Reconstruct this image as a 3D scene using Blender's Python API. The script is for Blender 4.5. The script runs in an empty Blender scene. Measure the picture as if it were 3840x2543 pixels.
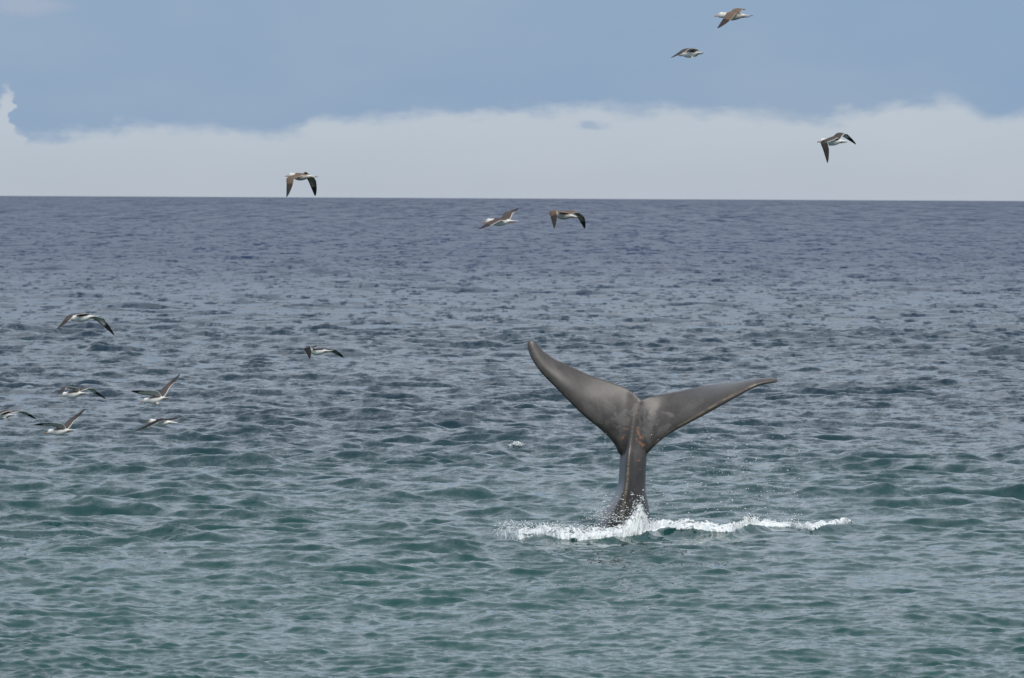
import bpy, bmesh, math, random
import numpy as np
from mathutils import Vector, Matrix, kdtree
R = math.radians
scene = bpy.context.scene
C = scene.collection
rng = np.random.default_rng(7)
random.seed(7)

# ------------------------------------------------------------------ camera
CAM_H = 5.5
F_PX = 240.0 / 36.0 * 3840.0            # focal length in photo pixels
cam_d = bpy.data.cameras.new('camera')
cam_d.lens = 240.0; cam_d.sensor_width = 36.0
cam_d.clip_start = 1.0; cam_d.clip_end = 60000.0
cam = bpy.data.objects.new('camera', cam_d); C.objects.link(cam)
CAM_ROT = Matrix.Rotation(R(90 - 1.198), 3, 'X') @ Matrix.Rotation(R(0.29), 3, 'Z')
cam.matrix_world = Matrix.Translation((0, 0, CAM_H)) @ CAM_ROT.to_4x4()
scene.camera = cam
cam_d.dof.use_dof = True; cam_d.dof.focus_distance = 112.0; cam_d.dof.aperture_fstop = 9.0

# ------------------------------------------------------------------ sun, sky
SUN_EL, SUN_AZ = 48.0, 152.0            # azimuth clockwise from the view direction (+Y)
sd = bpy.data.lights.new('sun', 'SUN'); sd.energy = 2.0; sd.angle = R(28); sd.color = (1.0, 0.955, 0.89)
sun = bpy.data.objects.new('sun', sd); C.objects.link(sun)
sv = Vector((math.sin(R(SUN_AZ)) * math.cos(R(SUN_EL)), math.cos(R(SUN_AZ)) * math.cos(R(SUN_EL)), math.sin(R(SUN_EL))))
sun.rotation_euler = sv.to_track_quat('Z', 'Y').to_euler()

scene.render.engine = 'CYCLES'
scene.view_settings.view_transform = 'Standard'
scene.view_settings.look = 'None'
scene.view_settings.exposure = 0.0
scene.view_settings.gamma = 1.0
scene.view_settings.use_curve_mapping = False


class NT:
    """small helper for building node trees"""
    def __init__(s, tree): s.t = tree; s.n = tree.nodes; s.l = tree.links
    def new(s, typ, **kw):
        n = s.n.new(typ)
        for k, v in kw.items(): setattr(n, k, v)
        return n
    def put(s, sock, v):
        if hasattr(v, 'is_output') or isinstance(v, bpy.types.NodeSocket): s.l.new(v, sock)
        else:
            try: sock.default_value = v
            except Exception: sock.default_value = (*v, 1.0)
    def m(s, op, a, b=0.0, c=0.0, clamp=False):
        n = s.new('ShaderNodeMath', operation=op, use_clamp=clamp)
        for i, v in enumerate((a, b, c)): s.put(n.inputs[i], v)
        return n.outputs[0]
    def vm(s, op, a, b=(0, 0, 0)):
        n = s.new('ShaderNodeVectorMath', operation=op)
        s.put(n.inputs[0], a)
        if op == 'SCALE': s.put(n.inputs['Scale'], b)
        else: s.put(n.inputs[1], b)
        return n.outputs[0]
    def mix(s, f, a, b):
        n = s.new('ShaderNodeMix', data_type='RGBA')
        s.put(n.inputs['Factor'], f); s.put(n.inputs['A'], a) if False else None
        ins = [i for i in n.inputs if i.type == 'RGBA']
        s.put(n.inputs[0], f); s.put(ins[0], a); s.put(ins[1], b)
        return [o for o in n.outputs if o.type == 'RGBA'][0]
    def noise(s, vec, scale, detail=2.0, rough=0.5, dist=0.0):
        n = s.new('ShaderNodeTexNoise'); n.inputs['Scale'].default_value = scale
        n.inputs['Detail'].default_value = detail; n.inputs['Roughness'].default_value = rough
        n.inputs['Distortion'].default_value = dist
        if vec is not None: s.l.new(vec, n.inputs['Vector'])
        return n
    def ss(s, v, lo, hi):
        n = s.new('ShaderNodeMapRange', interpolation_type='SMOOTHSTEP')
        s.put(n.inputs['Value'], v)
        n.inputs['From Min'].default_value = lo; n.inputs['From Max'].default_value = hi
        return n.outputs['Result']
    def comb(s, x, y, z):
        n = s.new('ShaderNodeCombineXYZ')
        for i, v in enumerate((x, y, z)): s.put(n.inputs[i], v)
        return n.outputs[0]


world = bpy.data.worlds.new('World'); scene.world = world; world.use_nodes = True
w = NT(world.node_tree); w.n.clear()
tc = w.new('ShaderNodeTexCoord')
sep = w.new('ShaderNodeSeparateXYZ'); w.l.new(tc.outputs['Generated'], sep.inputs[0])
el = w.m('MULTIPLY', w.m('ARCSINE', sep.outputs[2]), 57.29578)
az = w.m('MULTIPLY', w.m('ARCTAN2', sep.outputs[0], sep.outputs[1]), 57.29578)
nishita = w.new('ShaderNodeTexSky', sky_type='NISHITA')
nishita.sun_disc = False
nishita.sun_elevation = R(SUN_EL); nishita.sun_rotation = R(SUN_AZ)
nishita.air_density = 1.0; nishita.dust_density = 1.0; nishita.ozone_density = 1.5
clear = w.vm('SCALE', nishita.outputs[0], 0.10)
# ragged underside of the cloud deck: its height above the horizon, by compass bearing
fc = w.new('ShaderNodeFloatCurve')
pts = [(0, .84), (16, .88), (34, .60), (60, .47), (200, .51), (350, .575), (500, .55), (650, .525), (750, .61), (900, .67), (1100, .70), (1400, .75), (1500, .715),
       (1750, .715), (1850, .66), (2000, .73), (2200, .81), (2280, .69), (2368, .69)]
cv = fc.mapping.curves[0]
while len(cv.points) < len(pts): cv.points.new(0.5, 0.5)
for p, (x, y) in zip(cv.points, pts): p.location = (x / 2368.0, y); p.handle_type = 'AUTO_CLAMPED'
fc.mapping.update()
sky_v = w.comb(az, w.m('MULTIPLY', el, 2.2), 0.0)
n1 = w.noise(sky_v, 2.6, 5.0, 0.55).outputs['Fac']
n2 = w.noise(sky_v, 0.09, 3.0, 0.5).outputs['Fac']
w.l.new(w.m('ADD', w.m('DIVIDE', w.m('ADD', az, w.m('MULTIPLY', w.m('SUBTRACT', n1, 0.5), 0.5)), 8.58), 0.5), fc.inputs['Value'])
edge = w.m('ADD', w.m('ADD', fc.outputs[0], w.m('MULTIPLY', w.m('SUBTRACT', n1, 0.5), 0.30)), 0.0)
deck = w.ss(w.m('SUBTRACT', el, edge), -0.085, 0.085)
# small blue hole in the pale band
hd = w.m('SQRT', w.m('ADD', w.m('POWER', w.m('DIVIDE', w.m('SUBTRACT', az, 0.62), 0.13), 2.0),
                     w.m('POWER', w.m('DIVIDE', w.m('SUBTRACT', el, 0.595), 0.06), 2.0)))
hole = w.m('MULTIPLY', w.m('SUBTRACT', 1.0, w.ss(w.m('ADD', hd, w.m('MULTIPLY', w.m('SUBTRACT', n1, 0.5), 3.6)), 0.3, 1.3)), 0.6)
deck = w.m('MAXIMUM', deck, hole)
soft = w.noise(w.comb(w.m('MULTIPLY', az, 0.35), w.m('MULTIPLY', el, 0.9), 3.0), 1.0, 4.0, 0.5).outputs['Fac']
deck_col = w.mix(w.ss(soft, 0.3, 0.75), (0.248, 0.368, 0.548), (0.298, 0.405, 0.552))
hi_cloud = w.mix(w.ss(n2, 0.35, 0.65), (0.51, 0.60, 0.715), (0.73, 0.79, 0.865))
deck_col = w.mix(w.ss(el, 2.0, 9.0), deck_col, hi_cloud)
pale = w.mix(w.ss(el, 0.0, 0.7), (0.462, 0.520, 0.594), (0.490, 0.560, 0.645))
pale = w.mix(w.m('MULTIPLY', w.ss(soft, 0.35, 0.7), 0.5), pale, (0.53, 0.585, 0.655))
wd_ = w.m('SQRT', w.m('ADD', w.m('POWER', w.m('DIVIDE', w.m('ADD', az, 4.1), 0.45), 2.0), w.m('POWER', w.m('DIVIDE', w.m('SUBTRACT', el, 1.57), 0.09), 2.0)))
wisp = w.m('MULTIPLY', w.m('SUBTRACT', 1.0, w.ss(w.m('ADD', wd_, w.m('MULTIPLY', w.m('SUBTRACT', n1, 0.5), 1.6)), 0.2, 1.2)), 0.5)
deck_col = w.mix(wisp, deck_col, (0.42, 0.46, 0.58))
cloud = w.mix(deck, pale, deck_col)
skycol = w.mix(0.93, clear, cloud)
bg = w.new('ShaderNodeBackground'); w.l.new(skycol, bg.inputs[0]); bg.inputs[1].default_value = 1.0
wo = w.new('ShaderNodeOutputWorld'); w.l.new(bg.outputs[0], wo.inputs[0])


# ------------------------------------------------------------------ helpers
def pix(px, py, d):
    """photo pixel + distance along the view (world Y) -> world point"""
    v = CAM_ROT @ Vector(((px - 1920.0) / F_PX, -(py - 1271.5) / F_PX, -1.0))
    return Vector((0, 0, CAM_H)) + v * (d / v.y)

def on_water(px, py, h=0.0):
    v = CAM_ROT @ Vector(((px - 1920.0) / F_PX, -(py - 1271.5) / F_PX, -1.0))
    t = (h - CAM_H) / v.z
    return Vector((v.x * t, v.y * t, h))

def mesh_np(name, verts, faces, mat=None, smooth=True):
    verts = np.asarray(verts, dtype=np.float32); faces = np.asarray(faces, dtype=np.int32)
    k = faces.shape[1]; me = bpy.data.meshes.new(name)
    me.vertices.add(len(verts)); me.vertices.foreach_set('co', verts.ravel())
    me.loops.add(faces.size); me.loops.foreach_set('vertex_index', faces.ravel())
    me.polygons.add(len(faces))
    me.polygons.foreach_set('loop_start', np.arange(0, faces.size, k, dtype=np.int32))
    me.polygons.foreach_set('loop_total', np.full(len(faces), k, dtype=np.int32))
    me.polygons.foreach_set('use_smooth', np.full(len(faces), smooth, dtype=bool))
    me.update(calc_edges=True)
    if mat: me.materials.append(mat)
    return me

def link(name, me, parent=None, loc=None):
    o = bpy.data.objects.new(name, me); C.objects.link(o)
    if parent is not None: o.parent = parent
    if loc is not None: o.location = loc
    return o

def tag(o, label=None, cat=None, group=None, kind=None):
    if label: o['label'] = label
    if cat: o['category'] = cat
    if group: o['group'] = group
    if kind: o['kind'] = kind
    return o

def new_mat(name):
    m = bpy.data.materials.new(name); m.use_nodes = True
    t = NT(m.node_tree); b = t.n['Principled BSDF']
    return m, t, b

# ------------------------------------------------------------------ sea surface
HS = 0.215
def spectrum(N, L, lmin, lmax, seed):
    r = np.random.default_rng(seed)
    k1 = np.fft.fftfreq(N, 1.0 / N) * 2 * np.pi / L
    kx, ky = np.meshgrid(k1, k1, indexing='xy'); k = np.hypot(kx, ky); k[0, 0] = 1e-6
    lam = 2 * np.pi / k
    kp = 2 * np.pi / 4.6
    th = np.arctan2(ky, kx) - np.arctan2(-1.0, -0.28)
    spread = np.clip(kp / k, 0.15, 1.0)
    D = np.clip(np.cos(th), 0, 1) ** (2.0 + 3.0 * spread) + 0.06 * (1 - 0.6 * spread)
    P = k ** -3.05 * np.exp(-1.2 * (kp / k) ** 2) * D
    band = np.clip((lam - lmin * 0.85) / (lmin * 0.3), 0, 1) * np.clip((lmax * 1.15 - lam) / (lmax * 0.3), 0, 1)
    P = P * band; P[0, 0] = 0
    A = np.sqrt(P) * (2 * np.pi / L) * (r.normal(size=k.shape) + 1j * r.normal(size=k.shape))
    h = np.fft.ifft2(A).real * N * N
    dx = np.fft.ifft2(-1j * kx / k * A).real * N * N
    dy = np.fft.ifft2(-1j * ky / k * A).real * N * N
    return h, dx, dy

CASC = [(512, 331.0, 7.0, 60.0, 3), (1024, 223.0, 2.8, 7.0, 8), (1024, 71.0, 0.9, 2.8, 11), (512, 23.3, 0.38, 0.9, 5), (512, 13.7, 0.15, 0.38, 19)]
fields = [spectrum(*c) for c in CASC]
tot = math.sqrt(sum(f[0].var() for f in fields))
scl = HS / 4.0 / tot
CHOP = -0.9
BAND = [1.0, 1.2, 0.9, 0.66, 1.15]     # balance of long waves, chop and ripples

def sample(f, x, y, N, L):
    gx = (x / L % 1.0) * N; gy = (y / L % 1.0) * N
    ix = gx.astype(int); iy = gy.astype(int); fx = gx - ix; fy = gy - iy
    ix %= N; iy %= N; jx = (ix + 1) % N; jy = (iy + 1) % N
    return (f[iy, ix] * (1 - fx) * (1 - fy) + f[iy, jx] * fx * (1 - fy) + f[jy, ix] * (1 - fx) * fy + f[jy, jx] * fx * fy)

def vnoise(p, seed):                    # cheap smooth value noise in 3-D
    r = np.random.default_rng(seed); tab = r.random((32, 32, 32))
    i = np.floor(p).astype(int); f = p - i; f = f * f * (3 - 2 * f); o = 0
    for a in (0, 1):
        for b_ in (0, 1):
            for c_ in (0, 1):
                o = o + tab[(i[:, 0] + a) % 32, (i[:, 1] + b_) % 32, (i[:, 2] + c_) % 32] * (f[:, 0] if a else 1 - f[:, 0]) * (f[:, 1] if b_ else 1 - f[:, 1]) * (f[:, 2] if c_ else 1 - f[:, 2])
    return o
def fbm(p, seed, o=4): return sum(vnoise(p * 2 ** i, seed + i) * 0.5 ** i for i in range(o)) / (2 - 0.5 ** (o - 1))

# swell shouldering the foam, and the hollow in front of it
CREST = [on_water(a_, b_, 0.10) for a_, b_ in ((1830, 1986), (1900, 1994), (2050, 2006), (2160, 2008), (2300, 2000), (2420, 1990), (2480, 1976), (2600, 1980), (2740, 1982), (2800, 1968), (2900, 1956),
                                                (2970, 1958), (3020, 1966), (3110, 1966), (3220, 1962), (3330, 1964))]
cx = np.array([p.x for p in CREST]); cy = np.array([p.y for p in CREST])
SWELLS = [(on_water(p_, q_, 0.1), l_, h_) for p_, q_, l_, h_ in ((3650, 1838, 2.2, .27), (3330, 1868, 1.6, .16), (3120, 1300, 1.6, .20), (480, 1895, 1.6, .19), (1780, 1848, 1.2, .17), (950, 1722, 1.3, .15), (3400, 2330, 1.0, .13), (3620, 2310, .7, .14),
                                                           (1900, 2310, .9, .12), (90, 2432, .8, .13), (1390, 2110, .8, .10), (3540, 1745, 1.6, .15), (40, 1710, 1.2, .16), (2650, 1345, 1.8, .18), (330, 2215, .9, .10), (3060, 2440, .8, .1))]
def crest_mask(x, y):
    yc = np.interp(x, cx, cy)
    s = np.clip((x - cx[0] + 1.2) / 1.8, 0, 1) * np.clip((cx[-1] + 1.2 - x) / 2.0, 0, 1)
    return s, y - yc
def crest_bump(x, y):
    s, d = crest_mask(x, y)
    lump = 1 + 0.2 * np.sin(x * 2.3 + 0.7) + 0.15 * np.sin(x * 5.1)
    z = s * lump * (0.10 * np.exp(-(d / np.where(d < 0, 0.42, 1.0)) ** 2) - 0.05 * np.exp(-((d + 1.3) / 0.8) ** 2))
    rag = 0.35 + 1.1 * fbm(np.stack([np.abs(x * 0.9 + 60), np.abs(y * 0.7), 0 * x], 1), 91, 3)
    for p, l_, h_ in SWELLS:
        wob = 0.25 * np.sin(x * 1.9 + p.x) + 0.12 * np.sin(x * 4.7)
        dy_ = y - p.y + wob
        z += 0.85 * rag * h_ * np.exp(-((x - p.x) / (1.45 * l_)) ** 2) * (np.exp(-(dy_ / np.where(dy_ < 0, 0.5, 1.3)) ** 2) - 0.25 * np.exp(-((dy_ + 1.5) / 0.9) ** 2))
    return z

def sea_disp(x, y, dy):
    z = np.zeros_like(x); ox = np.zeros_like(x); oy = np.zeros_like(x)
    shelter = np.interp(y, [60, 85, 115, 160, 300, 900], [0.56, 0.66, 0.96, 1.15, 1.5, 2.2])   # the sea is rougher offshore
    gp = np.stack([x / 6.0 + 40.0, y / 16.0 + 40.0, np.zeros_like(x)], 1)
    group = 0.45 + 1.15 * np.clip(fbm(np.abs(gp), 77, 2), 0, 1)            # waves come in groups
    rough_sea = np.interp(y, [60, 85, 115, 160, 300, 900], [0.52, 0.62, 0.92, 1.2, 1.6, 2.8]) * group
    shelter = shelter * (0.45 + 0.55 * group)
    for ci_, ((N, L, lmin, lmax, sdd), (h, hx, hy)) in enumerate(zip(CASC, fields)):
        lm = lmin * 1.7
        wgt = np.clip(lm / (3.2 * dy) - 0.55, 0, 1) * scl * BAND[ci_] * (rough_sea if ci_ < 2 else shelter)
        z += wgt * sample(h, x, y, N, L)
        ox += wgt * CHOP * sample(hx, x, y, N, L)
        oy += wgt * CHOP * sample(hy, x, y, N, L)
    s_, d_ = crest_mask(x, y); calm = 1 - 0.55 * s_ * np.exp(-(d_ / 1.6) ** 2)
    z = z * calm + crest_bump(x, y)
    return ox, oy, z

def sea_grid(rows, steps, u, drop):
    rows = np.array(rows); steps = np.array(steps)
    half = np.maximum(rows, 73.0) * 0.075 * 1.08 + 0.8
    X = half[:, None] * u[None, :]; Y = np.repeat(rows[:, None], len(u), 1)
    DY = np.repeat(steps[:, None], len(u), 1) * np.clip(np.abs(u) * 4 - 3, 1, 60)[None, :]
    ox, oy, Z = sea_disp(X.ravel(), Y.ravel(), DY.ravel())
    V_ = np.stack([X.ravel() + ox, Y.ravel() + oy, Z - drop], 1)
    nr, nc = len(rows), len(u); idx = np.arange(nr * nc).reshape(nr, nc)
    return V_, np.stack([idx[:-1, :-1], idx[:-1, 1:], idx[1:, 1:], idx[1:, :-1]], -1).reshape(-1, 4)
def graded(y0, y1, k, e):
    r_, s_ = [], []; y = y0
    while y < y1:
        st = k * (y / 100.0) ** e; r_.append(y); s_.append(st); y += st
    return r_ + [y1], s_ + [s_[-1]]
side = [1.1, 1.25, 1.5, 2, 3, 5, 10, 25, 60]
r_, s_ = graded(73.0, 281.0, 0.080, 1.35)
pre = [-300.0, -120.0, -40.0, 10.0, 35.0, 55.0, 66.0, 70.0]
V1, F1 = sea_grid(pre + r_, [6.0] * len(pre) + s_, np.concatenate([-np.array(side[::-1]), np.linspace(-1, 1, 620), side]), 0.0)
r_, s_ = graded(279.5, 17000.0, 0.12, 1.3)
V2, F2 = sea_grid(r_, s_, np.concatenate([-np.array(side[::-1]), np.linspace(-1, 1, 250), side]), 0.01)
V = np.concatenate([V1, V2]); Fq = np.concatenate([F1, F2 + len(V1)])

sea_m, t, b = new_mat('sea_water')
geo = t.new('ShaderNodeNewGeometry')
sp = t.new('ShaderNodeSeparateXYZ'); t.l.new(geo.outputs['Position'], sp.inputs[0])
far = t.ss(sp.outputs[1], 120.0, 700.0)
far2 = t.ss(sp.outputs[1], 92.0, 185.0)
# inshore water is green, deep water blue; farthest blue also has haze painted in
patch = t.noise(t.comb(t.m('MULTIPLY', sp.outputs[0], 0.05), t.m('MULTIPLY', sp.outputs[1], 0.02), 0.0), 1.0, 3.0, 0.5).outputs['Fac']
inshore = t.mix(t.ss(patch, 0.3, 0.7), (0.004, 0.048, 0.045), (0.008, 0.062, 0.055))
body_c = t.mix(far2, inshore, (0.005, 0.025, 0.040))
body_c = t.mix(far, body_c, (0.002, 0.016, 0.070))
t.l.new(body_c, b.inputs['Base Color'])
b.inputs['IOR'].default_value = 1.333
rg = t.m('ADD', 0.06, t.m('MULTIPLY', t.ss(sp.outputs[1], 100.0, 700.0), 0.26))
t.l.new(rg, b.inputs['Roughness'])
# ripples finer than the modelled waves
def tilt(scale, detail, rough, off):
    v = t.vm('ADD', t.vm('MULTIPLY', geo.outputs['Position'], (1.0, 0.8, 1.0)), (off, off * 1.7, 0))
    n = t.noise(v, scale, detail, rough)
    return t.vm('SUBTRACT', n.outputs['Color'], (0.5, 0.5, 0.5))
fine = t.vm('SCALE', tilt(2.3, 4.0, 0.8, 0.0), t.m("ADD", 0.62, t.m("MULTIPLY", far2, 1.05)))
# wave groups and gusts too far out to model wave by wave
def gust(lx, ly, z, lo, hi, amp):
    n_ = t.noise(t.comb(t.m('DIVIDE', sp.outputs[0], lx), t.m('DIVIDE', sp.outputs[1], ly), z), 1.0, 2.5, 0.6)
    return t.vm('SCALE', t.vm('SUBTRACT', n_.outputs['Color'], (0.5, 0.5, 0.5)), t.m('MULTIPLY', t.ss(sp.outputs[1], lo, hi), amp))
broad = gust(0.6, 6.0, 5.0, 140, 320, 1.7)
for g_ in ((1.9, 17.0, 9.0, 350, 800, 2.5), (4.2, 80.0, 13.0, 900, 1900, 2.8), (11.0, 420.0, 17.0, 2300, 4500, 2.4)):
    broad = t.vm('ADD', broad, gust(*g_))
tl = t.vm('MULTIPLY', t.vm('ADD', fine, broad), (1, 1, 0))
nn = t.vm('NORMALIZE', t.vm('ADD', geo.outputs['Normal'], tl))
t.l.new(nn, b.inputs['Normal'])
fa = t.new('ShaderNodeAttribute', attribute_name='foam')
fl = t.noise(t.vm('MULTIPLY', geo.outputs['Position'], (1.0, 0.55, 1.0)), 9.0, 5.0, 0.65)
ff_ = t.ss(t.m('ADD', t.m('MULTIPLY', fa.outputs['Fac'], 1.1), t.m('MULTIPLY', t.m('SUBTRACT', fl.outputs['Fac'], 0.5), 1.5)), 0.42, 0.72)
fd = t.new('ShaderNodeBsdfDiffuse'); fd.inputs[0].default_value = (0.88, 0.90, 0.90, 1)
fx_ = t.new('ShaderNodeMixShader'); t.l.new(ff_, fx_.inputs[0]); t.l.new(b.outputs[0], fx_.inputs[1]); t.l.new(fd.outputs[0], fx_.inputs[2])
t.l.new(fx_.outputs[0], t.n['Material Output'].inputs[0])
sea_me = mesh_np('sea', V, Fq, sea_m)
fs0, fd0 = crest_mask(V[:, 0], V[:, 1])
wide = np.interp(V[:, 0], [cx[0], cx[4], cx[6], cx[-1]], [0.7, 0.9, 0.5, 0.4])
fm = np.clip((V[:, 0] - on_water(1850, 1990, .1).x) / 0.5, 0, 1) * np.clip((on_water(3215, 1962, .1).x - V[:, 0]) / 1.0, 0, 1) * np.where(fd0 < 0, np.exp(-(fd0 / 0.16) ** 2), np.exp(-(fd0 / wide) ** 2)) * np.interp(V[:, 0], [cx[0], cx[8], cx[-1]], [1.0, 0.95, 0.9])
at_ = sea_me.attributes.new('foam', 'FLOAT', 'POINT'); at_.data.foreach_set('value', fm.astype(np.float32))
sea = link('sea', sea_me)
tag(sea, 'choppy green to slate blue sea reaching the horizon', 'sea', kind='structure')
print('sea tris', len(Fq) * 2)

def sea_z(x, y):
    a = np.atleast_1d(np.asarray(x, float)); c = np.atleast_1d(np.asarray(y, float))
    return sea_disp(a, c, np.full_like(a, 0.09))[2]

# ------------------------------------------------------------------ whale tail
YW = 113.0
def crop(uu, vv, d=0.0):               # coordinates of the enlarged tail study -> world
    return pix(1900 + uu / 1.8236, 1220 + vv / 1.8236, YW + d)

def catmull(pts, n, closed=False):
    P = np.asarray(pts, float); m = len(P)
    out = []
    segs = m if closed else m - 1
    for s in np.linspace(0, segs, n, endpoint=not closed):
        i = min(int(s), segs - 1); f = s - i
        g = (lambda j: P[j % m]) if closed else (lambda j: P[min(max(j, 0), m - 1)])
        p0, p1, p2, p3 = g(i - 1), g(i), g(i + 1), g(i + 2)
        out.append(0.5 * ((2 * p1) + (-p0 + p2) * f + (2 * p0 - 5 * p1 + 4 * p2 - p3) * f * f + (-p0 + 3 * p1 - 3 * p2 + p3) * f ** 3))
    return np.array(out)

def loft(rings, closed_ends=True):
    n = len(rings); k = len(rings[0])
    vs = np.concatenate(rings); fs = []
    for i in range(n - 1):
        for j in range(k):
            a = i * k + j; b_ = i * k + (j + 1) % k
            fs.append((a, b_, b_ + k, a + k))
    vs = list(map(tuple, vs))
    c0 = len(vs); vs.append(tuple(np.mean(rings[0], 0))); c1 = c0 + 1; vs.append(tuple(np.mean(rings[-1], 0)))
    for j in range(k):
        fs.append((c0, (j + 1) % k, j, j)); fs.append((c1, (n - 1) * k + j, (n - 1) * k + (j + 1) % k, (n - 1) * k + j))
    return vs, [tuple(dict.fromkeys(f)) for f in fs]

# fluke stations: leading edge u, v, depth; trailing edge u, v, depth; thickness (m)
LF = [(850, 900, .05, 925, 506, .05, .20), (772, 885, .05, 880, 464, .06, .24), (735, 815, .02, 820, 426, .10, .24), (655, 725, -.06, 740, 393, .10, .22),
      (560, 648, -.12, 650, 363, .08, .19), (480, 575, -.16, 560, 333, .06, .165), (400, 492, -.19, 470, 292, .03, .145), (320, 410, -.20, 385, 254, .0, .125),
      (255, 345, -.20, 310, 216, -.04, .105), (205, 285, -.19, 255, 174, -.08, .085), (165, 220, -.17, 220, 138, -.10, .07), (143, 160, -.14, 192, 106, -.11, .055),
      (138, 118, -.12, 168, 93, -.11, .035)]
RF = [(900, 905, .05, 925, 506, .05, .20), (962, 878, .05, 955, 490, .09, .24), (1000, 840, .02, 1010, 476, .15, .24), (1080, 765, -.06, 1090, 463, .25, .22),
      (1180, 700, -.12, 1170, 450, .36, .20), (1280, 645, -.16, 1250, 432, .46, .18), (1380, 590, -.18, 1340, 413, .53, .165), (1480, 533, -.18, 1430, 402, .56, .145),
      (1580, 478, -.16, 1530, 392, .52, .12), (1680, 424, -.12, 1630, 381, .44, .095), (1750, 399, -.06, 1710, 369, .30, .075), (1820, 391, .02, 1790, 358, .24, .055),
      (1858, 385, .10, 1850, 360, .20, .035)]
def fluke(st):
    st = catmull(st, 64)
    rings = []
    cs = np.concatenate([(1 - np.cos(np.linspace(0, np.pi, 15))) / 2])
    for s in st:
        le = np.array(crop(s[0], s[1], s[2])); te = np.array(crop(s[3], s[4], s[5])); T = s[6]
        rings.append((le, te, T))
    out = []
    for i, (le, te, T) in enumerate(rings):
        a = rings[max(i - 1, 0)]; c = rings[min(i + 1, len(rings) - 1)]
        span = (c[0] + c[1]) / 2 - (a[0] + a[1]) / 2
        ch = te - le; L = np.linalg.norm(ch); chn = ch / L
        nrm = np.cross(span, ch); nrm /= np.linalg.norm(nrm)
        if nrm[1] > 0: nrm = -nrm
        th = lambda c_: T / 0.2 * 1.0 * (0.2969 * math.sqrt(c_) - 0.1260 * c_ - 0.3516 * c_ ** 2 + 0.2843 * c_ ** 3 - 0.1015 * c_ ** 4) + 0.006
        ring = []
        for c_ in cs: ring.append(le + chn * L * c_ + nrm * th(c_) + nrm * 0.06 * L * math.sin(math.pi * c_) * 0.4)
        for c_ in cs[::-1][1:-1]: ring.append(le + chn * L * c_ - nrm * th(c_) + nrm * 0.06 * L * math.sin(math.pi * c_) * 0.4)
        out.append(np.array(ring))
    return loft(out)

# tail stock: v, centre u, half width (study px), half depth (m), depth offset
PS = [(1760, 770, 245, .78, .25), (1560, 785, 215, .70, .2), (1420, 788, 208, .62, .16), (1340, 795, 190, .57, .13), (1280, 811, 166, .53, .11), (1180, 840, 119, .47, .09),
      (1100, 853, 96, .43, .08), (1000, 860, 92, .37, .06), (900, 865, 92, .30, .05), (820, 872, 88, .22, .05), (720, 882, 74, .155, .05), (630, 892, 55, .105, .05),
      (560, 903, 34, .07, .05), (515, 914, 18, .04, .05)]
SEC = [(-.34, -1), (-.12, -.90), (.45, -.64), (.92, -.20), (1, .3), (.75, .8), (.2, 1.05), (-.45, 1.1), (-.93, .95), (-.97, .5), (-.82, -.1), (-.68, -.55), (-.52, -.90)]
sec = catmull(SEC, 44, True)
rings = []
for s in catmull(PS, 60):
    v_, uc, hw, hd_, off = s
    rings.append(np.array([crop(uc + hw * a, v_, off + hd_ * q) for a, q in sec]))
base_pt = crop(810, 1420, 0.15)

bm = bmesh.new()
for vs, fs in (fluke(LF), fluke(RF), loft(rings)):
    bv = [bm.verts.new(Vector(p) - base_pt) for p in vs]
    for f in fs:
        try: bm.faces.new([bv[i] for i in f])
        except ValueError: pass
bmesh.ops.remove_doubles(bm, verts=bm.verts, dist=1e-5)
bmesh.ops.recalc_face_normals(bm, faces=bm.faces)
tmp = bpy.data.meshes.new('tmp'); bm.to_mesh(tmp); bm.free()
to = bpy.data.objects.new('tmp', tmp); C.objects.link(to)
md = to.modifiers.new('r', 'REMESH'); md.mode = 'VOXEL'; md.voxel_size = 0.016; md.use_smooth_shade = True
ms = to.modifiers.new('s', 'SMOOTH'); ms.factor = 0.5; ms.iterations = 16
dg = bpy.context.evaluated_depsgraph_get(); dg.update()
wm = bpy.data.meshes.new_from_object(to.evaluated_get(dg))
bpy.data.objects.remove(to); bpy.data.meshes.remove(tmp)
wm.name = 'whale'

# pigment, painted stock shade, lice patches and scrapes stored on the skin
nv = len(wm.vertices); co = np.empty(nv * 3, np.float32); wm.vertices.foreach_get('co', co); co = co.reshape(-1, 3) + np.array(base_pt)
no = np.empty(nv * 3, np.float32); wm.vertices.foreach_get('normal', no); no = no.reshape(-1, 3)
# world -> study px
inv = np.array(CAM_ROT.transposed())
pc = (co - np.array((0, 0, CAM_H))) @ inv.T
su = ((pc[:, 0] / -pc[:, 2]) * F_PX + 1920.0 - 1900) * 1.8236
svv = (-(pc[:, 1] / -pc[:, 2]) * F_PX + 1271.5 - 1220) * 1.8236
front = no[:, 1] < 0.15
col = np.tile(np.array([0.064, 0.056, 0.0515]), (nv, 1))
m1 = fbm(co * np.array([2.0, 2.0, 2.0]), 1)
m2 = fbm(co * 9.0, 5); m3 = fbm(co * np.array([28.0, 28.0, 9.0]), 15)
col *= (0.15 + 0.6 * m1 + 0.65 * m2 + 0.5 * m3)[:, None]
col *= np.interp(svv, [800, 960], [1.0, 0.72])[:, None]      # shade on the stock, painted into the skin colour
def blend(mask, c, k=1.0):
    global col
    mk = np.clip(mask, 0, 1)[:, None] * k
    col = col * (1 - mk) + np.array(c) * mk
nz = fbm(co * 14.0, 9); nz2 = fbm(co * 30.0, 21); nz3 = fbm(co * np.array([9, 9, 26]), 40)
def blob(uc, vc, ru, rv, rot=0.0):
    a = math.radians(rot); x = su - uc; z = svv - vc
    p = (x * math.cos(a) + z * math.sin(a)) / ru; q = (-x * math.sin(a) + z * math.cos(a)) / rv
    return np.clip(1.35 - np.sqrt(p * p + q * q), 0, 1)
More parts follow.
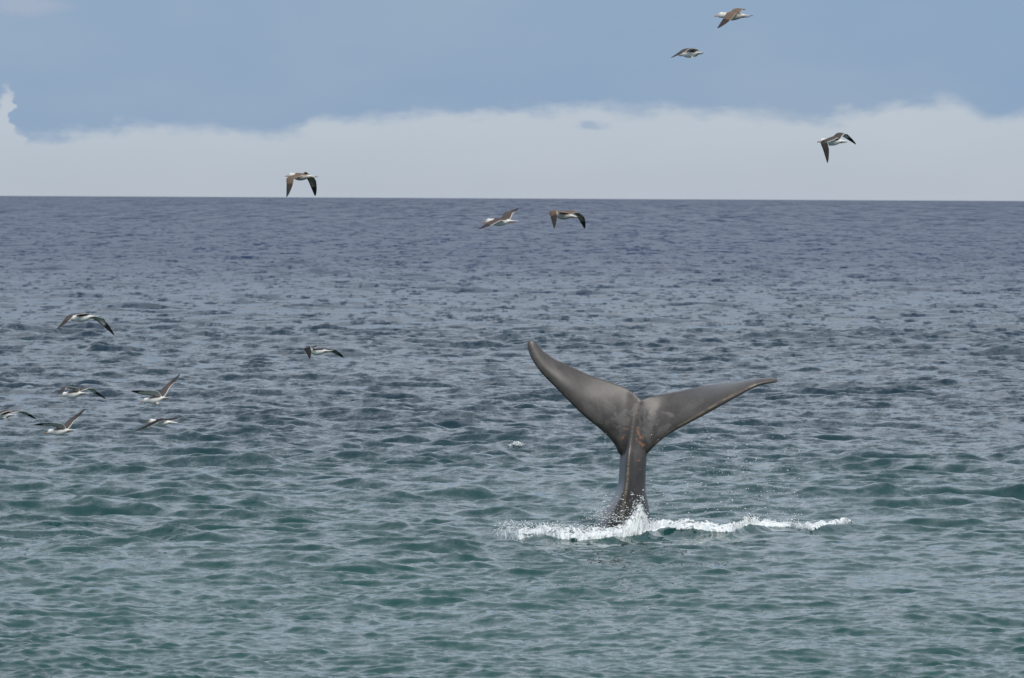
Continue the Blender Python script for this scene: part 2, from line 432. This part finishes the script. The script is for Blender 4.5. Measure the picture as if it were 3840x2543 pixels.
def ragged(bl, thr=0.5, n=None): return np.clip((bl * 0.55 + (0.5 * nz + 0.5 * nz2 if n is None else n) * 1.5 - 0.74 - thr * 0.5) * 6.0, 0, 1) * (bl > 0) * front
# pale scuffed skin at the fork
for bl, k in ((blob(790, 640, 60, 70, 20), .75), (blob(960, 690, 55, 90, 0), .6), (blob(925, 600, 30, 60, 10), .5), (blob(785, 740, 40, 60, 0), .4), (blob(1115, 607, 48, 16, 12), .9),
              (blob(880, 570, 30, 55, 20), .8), (blob(1075, 715, 80, 25, -35), .6), (blob(960, 760, 40, 60), .5), (blob(600, 610, 120, 45, 40), .4), (blob(700, 560, 60, 40, 30), .35), (blob(330, 300, 60, 25, 50), .3), (blob(1000, 640, 40, 60, 0), .5), (blob(1250, 560, 120, 25, -30), .3), (blob(900, 880, 40, 60), .25)):
    blend(ragged(bl, .45), (0.20, 0.182, 0.176), k * .62)
# keel scrape
kv = [520, 600, 680, 760, 850, 930, 1000, 1060, 1120, 1200, 1260, 1340]; ku = [900, 880, 863, 850, 838, 832, 828, 824, 818, 806, 797, 785]
kd = np.abs(su - np.interp(svv, kv, ku)); kin = (svv > 530) & (svv < 1330) & front
kw = np.interp(svv, [530, 700, 850, 1000, 1100, 1300], [15, 9, 6, 8, 9, 10])
kk = np.interp(svv, [530, 640, 760, 900, 1000, 1080, 1300], [.35, .25, .1, .2, .5, .65, .55])
blend(np.clip(1.4 - kd / kw, 0, 1) * kin * np.clip(nz3 * 3 - 0.75, 0.15, 1) * kk, (0.30, 0.235, 0.165))
blend(np.clip(1.3 - np.abs(kd - 26) / 14, 0, 1) * kin * (su > np.interp(svv, kv, ku) - 200) * 0.35 * (svv > 650), (0.030, 0.027, 0.026))
# leading edge scrapes
ru_, rv_ = [1010, 1130, 1280, 1380, 1450, 1540, 1640, 1700], [812, 716, 630, 572, 530, 480, 432, 405]
ld = np.abs(svv - np.interp(su, ru_, rv_)); lin = (su > 1010) & (su < 1700) & front
blend(np.clip(1.4 - ld / 7, 0, 1) * lin * np.clip(nz3 * 4.5 - 1.55, 0, 1), (0.36, 0.29, 0.19), .9)
blend(np.clip(1.3 - np.abs(ld - 4) / 14, 0, 1) * lin, (0.12, 0.10, 0.085), .5)
ll = np.abs(svv - np.interp(su, [140, 205, 320, 480, 655, 760], [150, 268, 392, 556, 705, 840])); 
blend(np.clip(1.2 - ll / 9, 0, 1) * (su < 760) * (su > 140) * front * np.clip(nz3 * 4 - 1.5, 0, 1), (0.17, 0.14, 0.115), .6)
# orange whale lice
for bl in (blob(885, 775, 20, 11, 50), blob(915, 805, 30, 9, 35), blob(925, 765, 14, 8, 15), blob(818, 712, 15, 6), blob(795, 768, 10, 9), blob(900, 700, 12, 6, 20), blob(935, 822, 12, 8), blob(905, 926, 12, 5),
           blob(912, 988, 9, 5), blob(905, 745, 30, 10, 60)):
    blend(ragged(bl, .36, nz2), (0.34, 0.15, 0.065), .6)
# faint scratches
for (a, b2, c2, d2, wd) in ((615, 500, 640, 620, 5), (300, 230, 380, 400, 4), (820, 560, 800, 640, 4), (700, 470, 760, 600, 3), (520, 400, 560, 560, 3), (1180, 520, 1260, 600, 3), (1010, 560, 1030, 660, 3), (930, 840, 960, 900, 4)):
    dx_, dz_ = c2 - a, d2 - b2; L_ = math.hypot(dx_, dz_); tt = np.clip(((su - a) * dx_ + (svv - b2) * dz_) / L_ ** 2, 0, 1)
    blend(np.clip(1.3 - np.hypot(su - a - tt * dx_, svv - b2 - tt * dz_) / wd, 0, 1) * front * np.clip(nz * 2 - 0.4, 0, 1), (0.15, 0.135, 0.125), .5)
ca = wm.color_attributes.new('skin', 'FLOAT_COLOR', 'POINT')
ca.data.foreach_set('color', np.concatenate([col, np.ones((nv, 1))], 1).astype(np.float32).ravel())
wmat, t, b = new_mat('whale_skin')
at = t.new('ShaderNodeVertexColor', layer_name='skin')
tcn = t.new('ShaderNodeTexCoord')
g1 = t.noise(tcn.outputs['Object'], 60.0, 3.0, 0.6)
g0 = t.noise(tcn.outputs['Object'], 6.0, 4.0, 0.6)
cc = t.mix(t.ss(g1.outputs['Fac'], 0.25, 0.8), (0.82, 0.82, 0.82), (1.16, 1.14, 1.12))
mul = t.new('ShaderNodeMix', data_type='RGBA', blend_type='MULTIPLY'); mul.inputs[0].default_value = 1.0
ci = [i for i in mul.inputs if i.type == 'RGBA']; t.l.new(at.outputs[0], ci[0]); t.l.new(cc, ci[1])
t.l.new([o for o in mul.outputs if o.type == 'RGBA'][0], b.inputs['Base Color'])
so = t.new('ShaderNodeSeparateXYZ'); t.l.new(tcn.outputs['Object'], so.inputs[0])
rr = t.m('ADD', t.m('ADD', 0.22, t.m('MULTIPLY', t.ss(so.outputs[2], 0.9, 1.8), 0.08)), t.m('MULTIPLY', g0.outputs['Fac'], 0.16)); t.l.new(rr, b.inputs['Roughness'])
b.inputs['IOR'].default_value = 1.5
b.inputs['Coat Weight'].default_value = 0.25; b.inputs['Coat Roughness'].default_value = 0.25; b.inputs['Coat IOR'].default_value = 1.33
bp = t.new('ShaderNodeBump'); bp.inputs['Strength'].default_value = 0.25; bp.inputs['Distance'].default_value = 0.01
t.l.new(g1.outputs['Fac'], bp.inputs['Height']); t.l.new(bp.outputs[0], b.inputs['Normal'])
wm.materials.clear(); wm.materials.append(wmat)
for p in wm.polygons: p.use_smooth = True
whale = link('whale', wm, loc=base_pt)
tag(whale, 'dark grey whale tail raised straight up, both flukes spread above the foam', 'whale')
print('whale tris', len(wm.polygons) * 2)

# ------------------------------------------------------------------ foam and spray
foam_m, t, b = new_mat('sea_foam')
tcf = t.new('ShaderNodeNewGeometry')
fn = t.noise(tcf.outputs['Position'], 7.0, 4.0, 0.6)
t.l.new(t.mix(t.ss(fn.outputs['Fac'], 0.3, 0.62), (0.70, 0.77, 0.77), (0.86, 0.87, 0.87)), b.inputs['Base Color'])
b.inputs['Roughness'].default_value = 0.7
fa = t.new('ShaderNodeAttribute', attribute_name='cover')
lace = t.noise(tcf.outputs['Position'], 15.0, 4.0, 0.55)
keep_ = t.ss(t.m('ADD', fa.outputs['Fac'], t.m('MULTIPLY', t.m('SUBTRACT', lace.outputs['Fac'], 0.5), 2.0)), 0.30, 0.66)
tb = t.new('ShaderNodeBsdfTransparent'); mx = t.new('ShaderNodeMixShader')
t.l.new(keep_, mx.inputs[0]); t.l.new(tb.outputs[0], mx.inputs[1]); t.l.new(b.outputs[0], mx.inputs[2]); t.l.new(mx.outputs[0], t.n['Material Output'].inputs[0])
icb = bmesh.new(); bmesh.ops.create_icosphere(icb, subdivisions=1, radius=1.0)
ICO_V = np.array([v.co for v in icb.verts]); ICO_F = np.array([[v.index for v in f.verts] for f in icb.faces]); icb.free()
def spheres(name, P, rad, mat, stretch=None):
    P = np.asarray(P, float); n = len(P); rad = np.asarray(rad, float)
    rot = rng.random(n) * 6.28
    base = ICO_V[None] * rad[:, None, None]
    if stretch is not None: base = base * stretch[:, None, :]
    c, s = np.cos(rot), np.sin(rot)
    bx = base.copy(); bx[:, :, 0] = base[:, :, 0] * c[:, None] - base[:, :, 1] * s[:, None]; bx[:, :, 1] = base[:, :, 0] * s[:, None] + base[:, :, 1] * c[:, None]
    V_ = (bx + P[:, None, :]).reshape(-1, 3)
    F_ = (ICO_F[None] + (np.arange(n) * len(ICO_V))[:, None, None]).reshape(-1, 3)
    return V_, F_

fs_ = lambda a: np.array(a, float)
BU = fs_([(40, 232), (65, 238), (200, 258), (330, 262), (450, 270), (540, 272), (640, 262), (740, 258), (850, 248), (950, 240), (1010, 225), (1060, 215), (1150, 222), (1250, 225), (1350, 228), (1480, 230), (1560, 205),
          (1650, 190), (1750, 184), (1830, 187), (1900, 202), (1960, 208), (2060, 200), (2150, 188), (2215, 190)])
TU = fs_([(40, 228), (65, 208), (110, 182), (135, 178), (200, 195), (240, 180), (300, 202), (340, 188), (400, 198), (450, 190), (500, 205), (600, 205), (680, 200), (740, 208), (800, 200), (845, 180), (865, 160), (880, 125), (905, 95),
          (925, 62), (945, 95), (960, 140), (975, 168), (1030, 163), (1060, 185), (1100, 182), (1150, 190), (1180, 178), (1220, 172), (1260, 190), (1300, 188), (1380, 193), (1450, 197), (1500, 188), (1560, 162), (1585, 130), (1605, 150), (1630, 145),
          (1660, 160), (1700, 155), (1750, 170), (1800, 165), (1840, 145), (1865, 160), (1900, 183), (1960, 175), (1985, 182), (2050, 188), (2100, 172), (2180, 165), (2215, 188)])
def s_u(uu): return 1820 + uu * 0.625
def s_v(vv): return 1840 + vv * 0.625
def foam_base(uu):                     # world point at the foot of the foam
    return on_water(s_u(uu), s_v(np.interp(uu, BU[:, 0], BU[:, 1])) + 2, 0.10)
PXM = lambda d: d / F_PX
# churned heap: lumpy surface, lacy towards its upper rim
us = np.linspace(46, 2210, 1500); nsec = 26
heap = np.zeros((len(us), nsec, 3)); cov = np.zeros((len(us), nsec))
for i, uu in enumerate(us):
    p0 = foam_base(uu); bot = np.interp(uu, BU[:, 0], BU[:, 1]); top = np.interp(uu, TU[:, 0], TU[:, 1])
    H = max(0.01, (bot - top) * 0.625 * PXM(p0.y))
    ends = min(1.0, (uu - 40) / 90, (2215 - uu) / 160)
    depth = (0.35 + 0.55 * min(H, 0.2)) * (0.4 + 0.6 * ends)
    aa = np.pi * np.arange(nsec) / (nsec - 1); ys_ = p0.y + depth * 0.5 * (1 - np.cos(aa)) - 0.02
    for j in range(nsec):
        a = aa[j]
        heap[i, j] = (p0.x, ys_[j], 0.05 * math.sin(a) + math.sin(a) ** 0.8 * H * (0.86 if 850 < uu < 985 else np.interp(uu, [700, 850, 985, 1100], [0.72, 0.80, 0.70, 0.52])))
        cov[i, j] = 1.0 - 0.55 * max(0.0, math.sin(a) - 0.35) / 0.65 * min(1.0, H / 0.16) - 0.35 * (j < 2)
    cov[i] *= min(1.0, 0.45 + 0.55 * ends) * np.interp(uu, [0, 1000, 1100, 1500, 2215], [1, 1, .88, .95, .85])
hp = heap.reshape(-1, 3)
hp[:, 2] += np.maximum(sea_z(hp[:, 0], hp[:, 1]), 0.03) - 0.03
d1 = fbm(hp * 8.0, 61, 3) - 0.5; d2 = fbm(hp * 22.0, 63, 3) - 0.5; d3 = fbm(hp * 45.0, 69, 2) - 0.5
hp[:, 2] += np.clip(hp[:, 2] - 0.04, 0.02, 0.2) * (d1 * 0.9 + d2 * 0.45) + d3 * 0.012
hp[:, 1] += d1 * 0.16 + d2 * 0.09 + d3 * 0.03
hi = np.arange(len(us) * nsec).reshape(len(us), nsec)
hf = np.stack([hi[:-1, :-1], hi[1:, :-1], hi[1:, 1:], hi[:-1, 1:]], -1).reshape(-1, 4)
hf3 = np.concatenate([hf[:, [0, 1, 2]], hf[:, [0, 2, 3]]])
# flecks thrown above the heap
N = 2200
uu = rng.uniform(42, 2214, N * 3)
hgt = np.interp(uu, BU[:, 0], BU[:, 1]) - np.interp(uu, TU[:, 0], TU[:, 1])
keep = rng.random(N * 3) < (hgt + 4) / 95.0 * 1.1
uu = uu[keep][:N]; hgt = hgt[keep][:N]
P = []; rad = []
for q, h_ in zip(uu, hgt):
    p0 = foam_base(q); f = 0.55 + 0.6 * rng.random() + abs(rng.normal()) * 0.12
    H = h_ * 0.625 * PXM(p0.y)
    P.append((p0.x + rng.normal() * 0.03, p0.y + 0.05 + rng.random() * 0.3, H * f + rng.normal() * 0.012 + 0.05))
    rad.append((0.003 + 0.009 * rng.random() ** 3))
P = np.array(P)
sv_, sf_ = spheres('froth', P, rad, foam_m, np.stack([1 + rng.random(len(P)) * 1.2, np.ones(len(P)), 0.7 + 0.5 * rng.random(len(P))], 1))
fv = np.concatenate([hp, sv_]); ff = np.concatenate([hf3, sf_ + len(hp)])
fme = mesh_np('sea_foam', fv, ff, foam_m)
at_ = fme.attributes.new('cover', 'FLOAT', 'POINT'); at_.data.foreach_set('value', np.concatenate([cov.ravel(), np.full(len(sv_), 2.0)]).astype(np.float32))
foam = link('sea_foam', fme)
tag(foam, 'long band of churned white foam and splash around the whale tail', 'foam', kind='stuff')

drop_m, t, b = new_mat('water_droplet')
b.inputs['Base Color'].default_value = (0.80, 0.82, 0.82, 1); b.inputs['Roughness'].default_value = 0.25
P = []; rad = []
def drop(uu, vv, d, r): P.append(tuple(crop(uu, vv, d))); rad.append(r)
for _ in range(520):                    # drips falling from the far fluke
    vv = 600 + 720 * rng.random() ** 0.6; uu = 985 + 1050 * rng.random() ** 0.9
    if vv < 700 + (uu - 1000) * -0.35: continue
    drop(uu, vv, rng.uniform(-1.2, 1.0), 0.004 + 0.007 * rng.random() ** 2.5)
for _ in range(60): drop(rng.normal(680, 6), rng.uniform(735, 815), rng.uniform(-.1, .1), rng.uniform(.002, .005))
for _ in range(520):                    # spatter in front of the tail stock
    vv = 1350 - abs(rng.normal()) * 75; uu = rng.uniform(640, 960)
    drop(uu, vv, rng.uniform(-1.0, -.72), 0.003 + 0.011 * rng.random() ** 3)
for _ in range(150): drop(rng.uniform(860, 950), 1330 - abs(rng.normal()) * 75, rng.uniform(-1.1, -.8), 0.003 + 0.010 * rng.random() ** 2)
for _ in range(130): drop(rng.normal(610, 60), 1330 - abs(rng.normal()) * 45, rng.uniform(-.9, .4), 0.003 + 0.008 * rng.random() ** 2)
dv, df = spheres('spray', P, rad, drop_m, np.stack([1 + rng.random(len(P)) * 1.6, np.ones(len(P)), np.ones(len(P)) * .8], 1))
spray = link('spray_droplets', mesh_np('spray_droplets', dv, df, drop_m))
tag(spray, 'fine white water droplets falling around the whale tail', 'spray', kind='stuff')

def whitecap(px, py, wpx, hpx, n, label):
    p0 = on_water(px, py); k = PXM(p0.y); Q = []; rd = []
    z0 = float(sea_z(p0.x, p0.y)[0])
    for _ in range(n):
        a = rng.normal() * 0.45
        e = math.exp(-(a / 0.5) ** 2)
        Q.append((a * wpx * k, rng.uniform(-.15, .25), rng.random() * hpx * k * e + rng.normal() * .01)); rd.append(k * rng.uniform(.8, 2.6))
    v_, f_ = spheres('w', Q, rd, foam_m, np.stack([1.2 + rng.random(n), np.ones(n), 0.6 + .3 * rng.random(n)], 1))
    wme = mesh_np('whitecap', v_, f_, foam_m); at_ = wme.attributes.new('cover', 'FLOAT', 'POINT'); at_.data.foreach_set('value', np.full(len(v_), 2.0, np.float32))
    o = link('whitecap', wme, loc=(p0.x, p0.y, z0 * .7 + 0.02))
    tag(o, label, 'whitecap', kind='stuff')
whitecap(1938, 1694, 34, 15, 260, 'small white breaking wave crest on open water near the whale tail')

# ------------------------------------------------------------------ gulls
def vc_mat(name, rough):
    m_, t_, b_ = new_mat(name); a_ = t_.new('ShaderNodeVertexColor', layer_name='plumage')
    tc_ = t_.new('ShaderNodeTexCoord'); n_ = t_.noise(tc_.outputs['Object'], 45.0, 3.0, 0.6)
    f_ = t_.mix(t_.ss(n_.outputs['Fac'], 0.3, 0.75), (0.90, 0.90, 0.90), (1.06, 1.06, 1.06))
    mm = t_.new('ShaderNodeMix', data_type='RGBA', blend_type='MULTIPLY'); mm.inputs[0].default_value = 1.0
    c_ = [i for i in mm.inputs if i.type == 'RGBA']; t_.l.new(a_.outputs[0], c_[0]); t_.l.new(f_, c_[1])
    t_.l.new([o for o in mm.outputs if o.type == 'RGBA'][0], b_.inputs['Base Color'])
    b_.inputs['Roughness'].default_value = rough; b_.inputs['Specular IOR Level'].default_value = 0.25
    return m_
feather = vc_mat('gull_feathers', 0.75)
bill_m, t, b = new_mat('gull_bill'); b.inputs['Base Color'].default_value = (0.62, 0.27, 0.06, 1); b.inputs['Roughness'].default_value = 0.4
foot_m, t, b = new_mat('gull_foot'); b.inputs['Base Color'].default_value = (0.36, 0.17, 0.05, 1); b.inputs['Roughness'].default_value = 0.6
eye_m, t, b = new_mat('gull_eye'); b.inputs['Base Color'].default_value = (0.02, 0.018, 0.015, 1); b.inputs['Roughness'].default_value = 0.15

PAL = {'black': dict(white=(.90, .88, .84), dark=(.022, .020, .024), edge=(.5, .5, .5), under=(.30, .29, .28), prim=(.022, .020, .022), head=(.90, .88, .84)),
       'adult': dict(white=(.90, .88, .84), dark=(.088, .072, .065), edge=(.78, .77, .74), under=(.70, .68, .64), prim=(.050, .044, .042), head=(.90, .88, .84)),
       'brown': dict(white=(.72, .68, .62), dark=(.165, .115, .085), edge=(.40, .34, .28), under=(.36, .29, .23), prim=(.045, .036, .033), head=(.80, .77, .72)),
       'dusky': dict(white=(.78, .76, .72), dark=(.085, .064, .056), edge=(.74, .72, .68), under=(.55, .52, .48), prim=(.036, .030, .030), head=(.80, .78, .75))}

def unit(v): return v / np.linalg.norm(v)
def gull(label, crp, pal, bill, tail, near, far, d=YW, depth=0.12, fat=1.0, chord=1.0, sweep=0.0):
    """crp = (origin x, origin y, scale) of the enlarged study; near / far = shoulder, wrist, tip of the left / right wing"""
    c = PAL[pal]
    ps = lambda q, dd=0.0: np.array(pix(crp[0] + q[0] / crp[2], crp[1] + q[1] / crp[2], d + dd))
    B, T = ps(bill, depth), ps(tail, -depth)
    O = (B + T) / 2
    fwd = unit(B - T); L = np.linalg.norm(B - T)
    up = unit(np.array([0, 0, 1.0]) - fwd * fwd[2]); left = np.cross(up, fwd)
    verts = []; faces = []; cols = []
    def add_loft(rings_, cfun, cap=True):
        off = len(verts); n = len(rings_); k = len(rings_[0])
        for i, r_ in enumerate(rings_):
            for j, p in enumerate(r_): verts.append(p - O); cols.append(cfun(i, j))
        for i in range(n - 1):
            for j in range(k):
                a = off + i * k + j; b2 = off + i * k + (j + 1) % k
                faces.append((a, b2, b2 + k, a + k))
        if cap:
            faces.append(tuple(off + j for j in range(k))[::-1]); faces.append(tuple(off + (n - 1) * k + j for j in range(k)))
    # body: t along the axis from bill base to tail tip, half width, half height, lift
    S = L / 0.60
    prof = [(.055, .008, .009, -.004), (.075, .024, .027, .000), (.11, .038, .042, .006), (.155, .043, .047, .009), (.205, .041, .044, .006), (.26, .050, .052, .000), (.34, .066, .064, -.006),
            (.44, .073, .068, -.010), (.54, .068, .060, -.008), (.64, .054, .046, -.002), (.72, .038, .030, .004), (.78, .034, .018, .006), (.86, .042, .008, .005), (.95, .050, .005, .003), (1.0, .046, .003, .002)]
    prof = catmull(prof, 30); K = 18
    rings_ = []
    for (q, hw, hh, lf) in prof:
        cpt = B + (T - B) * q + up * lf * S
        rings_.append([cpt + left * (hw * S * fat * math.cos(2 * math.pi * j / K)) + up * (hh * S * fat * math.sin(2 * math.pi * j / K)) for j in range(K)])
    def bodycol(i, j):
        q = prof[i][0]; s_ = math.sin(2 * math.pi * j / K)
        if 0.30 < q < 0.66 and s_ > 0.62: return c['dark']
        if q < 0.26: return c['head']
        if pal == 'brown' and q > 0.93: return c['prim']
        if pal == 'brown' and 0.3 < q < .7: return tuple(np.array(c['white']) * 0.72)
        return c['white']
    add_loft(rings_, bodycol)
    # wings
    for side, (sh, wr, tip) in ((1, near), (-1, far)):
        sgn = -1.0 if side == 1 else 1.0     # left wing reaches towards the viewer
        root = B + (T - B) * 0.37 + up * 0.032 * S + left * side * 0.035 * S
        s0 = ps(sh); w0 = ps(wr); t0 = ps(tip)
        s0 = s0 + np.array([0, 1, 0]) * (root[1] - s0[1])
        la = np.linalg.norm((w0 - s0)[[0, 2]]); lh = np.linalg.norm((t0 - w0)[[0, 2]])
        A, Hn = 0.27 * S, 0.40 * S
        dyw = math.sqrt(max(A * A - la * la, 0.05 ** 2)); dyt = math.sqrt(max(Hn * Hn - lh * lh, 0.05 ** 2))
        w0[1] = s0[1] + sgn * dyw; t0[1] = w0[1] + sgn * dyt * 0.8
        LE = catmull([s0 * .5 + root * .5, s0 + (w0 - s0) * .12, s0 + (w0 - s0) * .55 + up * .008, w0, w0 + (t0 - w0) * .33, w0 + (t0 - w0) * .68, t0], 26)
        n = len(LE); rings_ = []; meta = []
        for i in range(n):
            f = i / (n - 1)
            span = unit(LE[min(i + 1, n - 1)] - LE[max(i - 1, 0)])
            back = -fwd * (1 - .25 * f) + (sweep if side == 1 else 0.0) * up * (0.4 + 0.6 * f)
            back = back - span * np.dot(back, span); back = unit(back)
            nr_ = unit(np.cross(span, back)); nr_ = nr_ if np.dot(nr_, np.cross(fwd, span) * side) > 0 else -nr_
            cw = np.interp(f, [0, .1, .3, .5, .62, .78, .9, .97, 1], [.165, .165, .155, .150, .135, .095, .055, .024, .006]) * S * chord
            th = np.interp(f, [0, .3, .6, 1], [.020, .014, .008, .003]) * S
            ring = []
            for (cc_, tt_) in ((0, 0), (.06, .75), (.25, 1), (.5, .72), (.78, .34), (.90, .22), (1, .08), (1, -.08), (.90, -.08), (.78, -.05), (.5, .05), (.25, .0), (.06, -.55)):
                ring.append(LE[i] + back * cw * cc_ + nr_ * th * tt_ + nr_ * cw * 0.10 * math.sin(math.pi * min(cc_, 1)) * (1 - f))
            rings_.append(ring)
        def wcol(i, j):
            f = i / (n - 1)
            upper = j <= 6
            if upper:
                if j >= 6 and f < 0.72: return c['edge']
                if f > 0.66: return c['prim']
                return c['dark']
            if f > 0.70: return c['prim']
            if j == 12: return tuple(np.array(c['dark']) * 1.3)
            if f > 0.5 and j in (7, 8, 9): return tuple(np.array(c['under']) * .45)
            return c['under']
        add_loft(rings_, wcol)
    me = bpy.data.meshes.new('gull'); me.from_pydata([tuple(v) for v in verts], [], faces); me.update()
    bmx = bmesh.new(); bmx.from_mesh(me); bmesh.ops.recalc_face_normals(bmx, faces=bmx.faces); bmx.to_mesh(me); bmx.free()
    ca_ = me.color_attributes.new('plumage', 'FLOAT_COLOR', 'POINT')
    ca_.data.foreach_set('color', np.concatenate([np.array(cols), np.ones((len(cols), 1))], 1).astype(np.float32).ravel())
    for p in me.polygons: p.use_smooth = True
    me.materials.append(feather)
    o = link('gull', me, loc=Vector(O)); tag(o, label, 'gull', 'gulls flying over the sea')
    def part(nm, rings_, mt):
        vs, fcs = loft([np.array(r_) - O for r_ in rings_])
        m2 = bpy.data.meshes.new(nm); m2.from_pydata([tuple(v) for v in vs], [], fcs); m2.materials.append(mt)
        for p in m2.polygons: p.use_smooth = True
        link(nm, m2, parent=o)
    ax = lambda q, lf, lt=0.0: B + (T - B) * q + up * lf * S + left * lt * S
    ring = lambda cpt, rw, rh: [cpt + left * rw * S * math.cos(2 * math.pi * j / 8) + up * rh * S * math.sin(2 * math.pi * j / 8) for j in range(8)]
    part('bill', [ring(ax(-.035, -.017), .002, .002), ring(ax(-.022, -.010), .006, .009), ring(ax(.02, -.006), .008, .011), ring(ax(.075, -.002), .012, .015)], bill_m)
    for sd_ in (1, -1):
        part('eye', [ring(ax(.100, .018, sd_ * .026), .004, .003), ring(ax(.106, .018, sd_ * .033), .006, .006), ring(ax(.114, .018, sd_ * .032), .004, .004)], eye_m)
        part('foot', [ring(ax(.70, -.028, sd_ * .014), .006, .006), ring(ax(.80, -.022, sd_ * .016), .006, .006), ring(ax(.86, -.018, sd_ * .018), .016, .005), ring(ax(.92, -.014, sd_ * .018), .010, .003)], foot_m)
    return o

cA = (2480, 0, 5.92); cB = (3020, 470, 9.225); cC = (1020, 610, 10.45); cD = (1760, 750, 4.933); cE = (180, 1150, 8.457)
cF = (1100, 1270, 10.76); cG = (180, 1400, 8.457); cH = (460, 1380, 6.032); cI = (0, 1500, 6.578)
gull('brown winged gull highest above the horizon, one wing hanging down', cA, 'brown', (1205, 345), (2035, 355), ((1490, 285), (1420, 330), (1215, 645)), ((1530, 270), (1640, 190), (1870, 198)), depth=.05)
gull('gull against blue cloud gliding just below a higher brown gull', cA, 'adult', (345, 1215), (975, 1168), ((690, 1115), (460, 1112), (195, 1295)), ((640, 1125), (600, 1112), (540, 1120)), depth=.12)
gull('dark winged gull before pale cloud with sharply hooked wings', cB, 'adult', (440, 560), (1520, 560), ((960, 400), (520, 580), (740, 1310)), ((1050, 300), (1230, 330), (1790, 660)), depth=.12)
gull('brown gull crossing the horizon line with both wings pushed down', cC, 'brown', (560, 510), (1790, 562), ((950, 480), (590, 620), (590, 1350)), ((1280, 560), (1400, 720), (1640, 1310)), depth=.10)
gull('white bodied gull below the horizon with one raised wing, ahead of a brown gull', cD, 'dusky', (262, 405), (912, 392), ((500, 370), (340, 415), (170, 535)), ((590, 340), (660, 235), (905, 150)), depth=.05)
gull('mottled brown gull below the horizon, following a white bodied gull', cD, 'brown', (1490, 250), (2035, 320), ((1690, 225), (1480, 215), (1560, 530)), ((1860, 210), (1990, 300), (2130, 530)), depth=.15)
gull('pale gull flying alone above the flock with wide drooping wings', cE, 'adult', (655, 395), (1600, 305), ((1000, 255), (620, 300), (320, 700)), ((1300, 350), (1500, 450), (2060, 930)), depth=.12)
gull('black winged gull flying alone between the flock and the whale tail', cF, 'black', (500, 540), (1570, 490), ((760, 360), (450, 400), (680, 810)), ((1330, 450), (1540, 560), (1980, 800)), depth=.12)
gull('gull at the top of the flock with drooping wings', cG, 'adult', (400, 700), (1265, 625), ((860, 520), (460, 450), (350, 660)), ((1030, 505), (1220, 530), (1780, 845)), depth=.14, chord=.82)
gull('orange billed gull with a wing raised highest in the flock', cH, 'adult', (425, 765), (1085, 660), ((740, 650), (420, 600), (215, 520)), ((800, 620), (930, 420), (1265, 150)), depth=.12, sweep=.35)
gull('gull gliding beneath the gull with the highest raised wing', cH, 'black', (560, 1215), (1235, 1240), ((860, 1180), (640, 1235), (290, 1415)), ((1080, 1165), (1190, 1150), (1450, 1200)), depth=.10, chord=.78)
gull('lowest gull of the flock skimming the waves with one wing up', cI, 'adult', (1130, 805), (1865, 740), ((1420, 680), (1180, 628), (850, 605)), ((1530, 670), (1680, 500), (2050, 235)), depth=.12, sweep=.35)
gull('gull at the trailing edge of the flock, only its rear half in view', cI, 'adult', (-260, 420), (385, 365), ((130, 270), (-150, 360), (-420, 560)), ((300, 290), (480, 335), (850, 500)), depth=.12)
